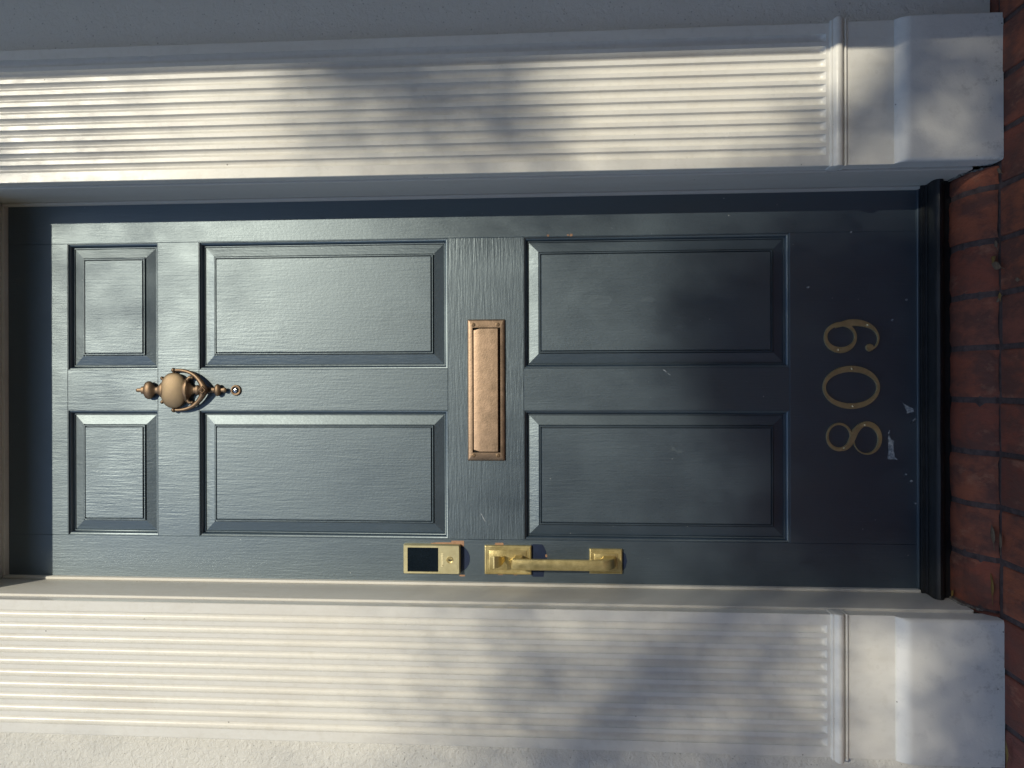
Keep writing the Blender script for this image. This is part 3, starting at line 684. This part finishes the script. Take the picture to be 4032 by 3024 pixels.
# ------------------------------------------------------------------ street tree whose crown dapples the doorway
US = [-1.1, -.8, -.65, -.5, -.35, -.15, 0, .15, .3, .42, .5, .6, .68, 1.1]
TB = [(2.35, [.4, .1, 0, 0, .05, .15, .25, .35, .45, .5, .5, .5, .5, .5]),
      (1.95, [.3, .05, 0, 0, .0, .1, .2, .32, .36, .36, .36, .36, .36, .4]),
      (1.70, [.2, .0, 0, 0, 0, 0, .05, .12, .18, .2, .2, .22, .25, .3]),
      (1.45, [0, 0, 0, 0, 0, 0, 0, 0, 0, 0, 0, 0, 0, 0]),
      (1.30, [.05, 0, 0, 0, 0, 0, 0, 0, 0, 0, .05, .1, .1, .2]),
      (1.15, [.1, .0, 0, 0, 0, 0, 0, 0, 0, .1, .35, .65, .7, .5]),
      (1.00, [.3, .15, .1, .1, .05, 0, 0, 0, .05, .25, .65, .85, .75, .6]),
      (.88, [.4, .3, .25, .2, .12, .05, .05, .05, .1, .5, .75, .7, .5, .4]),
      (.78, [.6, .5, .45, .3, .1, .06, .04, .04, .1, .4, .65, .6, .4, .3]),
      (.69, [.65, .55, .5, .35, .12, .05, .03, .03, .06, .3, .35, .25, .1, .2]),
      (.62, [.7, .6, .55, .4, .15, .06, .04, .04, .08, .0, 0, 0, 0, .1]),
      (.53, [.7, .65, .65, .45, .15, .1, .2, .5, .2, .1, 0, 0, 0, .1]),
      (.46, [.7, .65, .65, .5, .2, .25, .85, .95, .4, .2, 0, 0, 0, .1]),
      (.38, [.7, .65, .65, .55, .3, .55, .97, .93, .5, .25, 0, 0, 0, .1]),
      (.32, [.7, .65, .6, .6, .6, .93, .97, .93, .75, .3, 0, 0, 0, .1]),
      (.25, [.7, .65, .6, .6, .85, .96, .93, .84, .72, .35, .1, 0, 0, .1]),
      (.12, [.7, .6, .5, .5, .95, .93, .88, .95, .96, .5, .4, .05, 0, .3]),
      (.08, [.7, .4, .25, .4, .95, .9, .88, .95, .97, .4, .45, 0, 0, .1]),
      (.03, [.6, .2, .05, .3, .85, .8, .85, .9, .95, .35, .75, .35, 0, .1]),
      (-.03, [.7, .5, .3, .5, .9, .88, .9, .93, .95, .45, .7, .9, .6, .5]),
      (-.10, [.8, .7, .55, .6, .95, .95, .95, .95, .95, .5, .4, .65, .5, .8]),
      (-.25, [.95]*14)]
def shade(u, w_):
    if w_ >= TB[0][0]: return 0
    if w_ <= TB[-1][0]: return .95
    for (wa, ra), (wb, rb) in zip(TB, TB[1:]):
        if wb <= w_ <= wa:
            f = (wa-w_)/(wa-wb)
            for i in range(len(US)-1):
                if US[i] <= u <= US[i+1]:
                    t = (u-US[i])/(US[i+1]-US[i])
                    return (ra[i]*(1-t)+ra[i+1]*t)*(1-f)+(rb[i]*(1-t)+rb[i+1]*t)*f
    return .6
random.seed(21)
tree = empty('street_tree', (3.0, -8.0, -.3), 'leafy street tree in front of the house whose crown dapples the doorway', 'tree')
bm = bmesh.new()
sd = Vector((.336, -1, .757))
def leafquad(p, sz):
    d = Vector((random.gauss(0, 1), random.gauss(0, 1), random.gauss(0, 1))).normalized()
    e = d.cross(Vector((random.gauss(0, 1), random.gauss(0, 1), random.gauss(0, 1)))).normalized()
    a, b = d*sz, e*sz*.45
    vs = [bm.verts.new(p+q) for q in (-a, -a*.2+b, a, -a*.2-b)]
    bm.faces.new(vs)
area = .0  # mean projected leaf area towards the sun
sz = .022; leaf_area = (2*sz)*(.9*sz)*.5*1.0*.5*1.05
cell = .05
u = -1.1
pts_main = []
while u < 1.1:
    w_ = -2.6
    while w_ < 2.3:
        s_ = shade(u+cell/2, w_+cell/2)
        if s_ > .01:
            am = .16 if u < -.5 else (.55 if u < .38 else 1)
            clump = .97+am*(.55*mnoise.noise(Vector((u*6+w_*4, w_*7-u*3, 2)))+.45*mnoise.noise(Vector((u*15, w_*13, 5))))
            c = min(.985, max(0, (1-(1-s_)**1.5)*clump)) if s_ < .9 else .97
            n = -math.log(1-c)*(cell*cell)/leaf_area*1.02
            big = 1 if w_ > -.6 else 2.4
            n /= big*big
            k = int(n)+(1 if random.random() < n-int(n) else 0)
            for _ in range(k):
                t = random.choice([6.5, 7.1, 7.7])+random.gauss(0, .16)
                p = Vector((u+random.random()*cell, 0, w_+random.random()*cell))+sd*t
                leafquad(p, big*sz*random.uniform(.8, 1.2))
        w_ += cell
    u += cell
# the rest of the crown, kept clear of the lit opening
cc = Vector((2.75, -7.3, 6.5))
clumps = []
while len(clumps) < 150:
    d = Vector((random.gauss(0, 1), random.gauss(0, 1), random.gauss(0, 1))).normalized()
    p = cc + Vector((d.x*3.1, d.y*2.0, d.z*2.5))*random.uniform(.4, 1)
    t = -p.y; uu, ww = p.x-.336*t, p.z-.757*t
    if -1.6 < uu < 1.4 and -.35 < ww < 2.9: continue
    clumps.append(p)
for p in clumps:
    rr = random.uniform(.35, .6)
    for _ in range(110):
        q = p+Vector((random.gauss(0, 1), random.gauss(0, 1), random.gauss(0, .8)))*rr*.5
        t = -q.y; uu, ww = q.x-.336*t, q.z-.757*t
        if -1.15 < uu < 1.0 and -.2 < ww < 2.5: continue
        leafquad(q, random.uniform(.05, .08))
link('crown', bm, simple('tree leaves', (.05, .09, .025), .6, (.08, .12, .03), 4), tree)
bm = bmesh.new()
tube(bm, smoothpts([(3.0, -8.0, -.35), (2.97, -7.95, .5), (3.02, -7.9, 1.5), (2.9, -7.75, 2.7), (2.8, -7.6, 3.9), (2.7, -7.45, 4.9)], 3), [.26, .23, .21, .20, .19, .185, .18, .175, .17, .16, .15, .14, .13, .12, .11, .10], 12, 1, Vector((0, 1, .1)))
link('trunk', bm, simple('bark', (.13, .10, .075), .9, (.07, .055, .04), 20, .9), tree, True)
random.seed(5)
for k in range(14):
    tgt = random.choice(clumps); st = Vector((2.82, -7.62, random.uniform(2.4, 4.6)))
    mid = (st+tgt)/2+Vector((0, 0, -.3))
    if -1.2 < (mid.x+.336*mid.y) < 1.0 and 0 < (mid.z+.757*mid.y) < 2.3: continue
    if -1.2 < (tgt.x+.336*tgt.y) < 1.0 and -.5 < (tgt.z+.757*tgt.y): continue
    bm = bmesh.new(); q = smoothpts([tuple(st), tuple(mid), tuple(tgt)], 4)
    tube(bm, q, [.07-.006*i for i in range(len(q))], 8, 1, Vector((.3, .2, 1)))
    link('limb', bm, bpy.data.materials['bark'], tree, True)

# slim branches that cross the sun between the crown and the house, drawn in shadow-line order and bent naturally
random.seed(9)
for k, line in enumerate([[(1.45, 1.95, 7.3, .040), (1.00, 1.50, 7.2, .032), (.66, 1.14, 7.0, .024), (.55, .93, 6.9, .019), (.44, .72, 6.8, .013), (.38, .64, 6.8, .006)],
                          [(1.30, 1.15, 7.4, .030), (.95, 1.12, 7.2, .024), (.68, 1.00, 7.1, .017), (.58, .86, 7.0, .012), (.52, .78, 7.0, .005)],
                          [(-1.7, .95, 7.2, .045), (-1.2, .86, 7.1, .036), (-.85, .68, 7.0, .027), (-.62, .44, 6.9, .022), (-.45, .30, 6.8, .016), (-.30, .20, 6.8, .008)],
                          [(1.5, -.30, 7.5, .05), (1.0, -.16, 7.3, .040), (.70, -.06, 7.2, .032), (.54, .01, 7.1, .022), (.42, .14, 7.0, .016), (.30, .33, 6.9, .012), (.16, .42, 6.9, .006)]]):
    pts = smoothpts([(u+.336*t, -t, w_+.757*t, r_) for u, w_, t, r_ in line], 4)
    bm = bmesh.new(); tube(bm, [p[:3] for p in pts], [max(.004, p[3]) for p in pts], 8, 1, Vector((.2, 1, .3)))
    link('limb', bm, bpy.data.materials['bark'], tree, True)
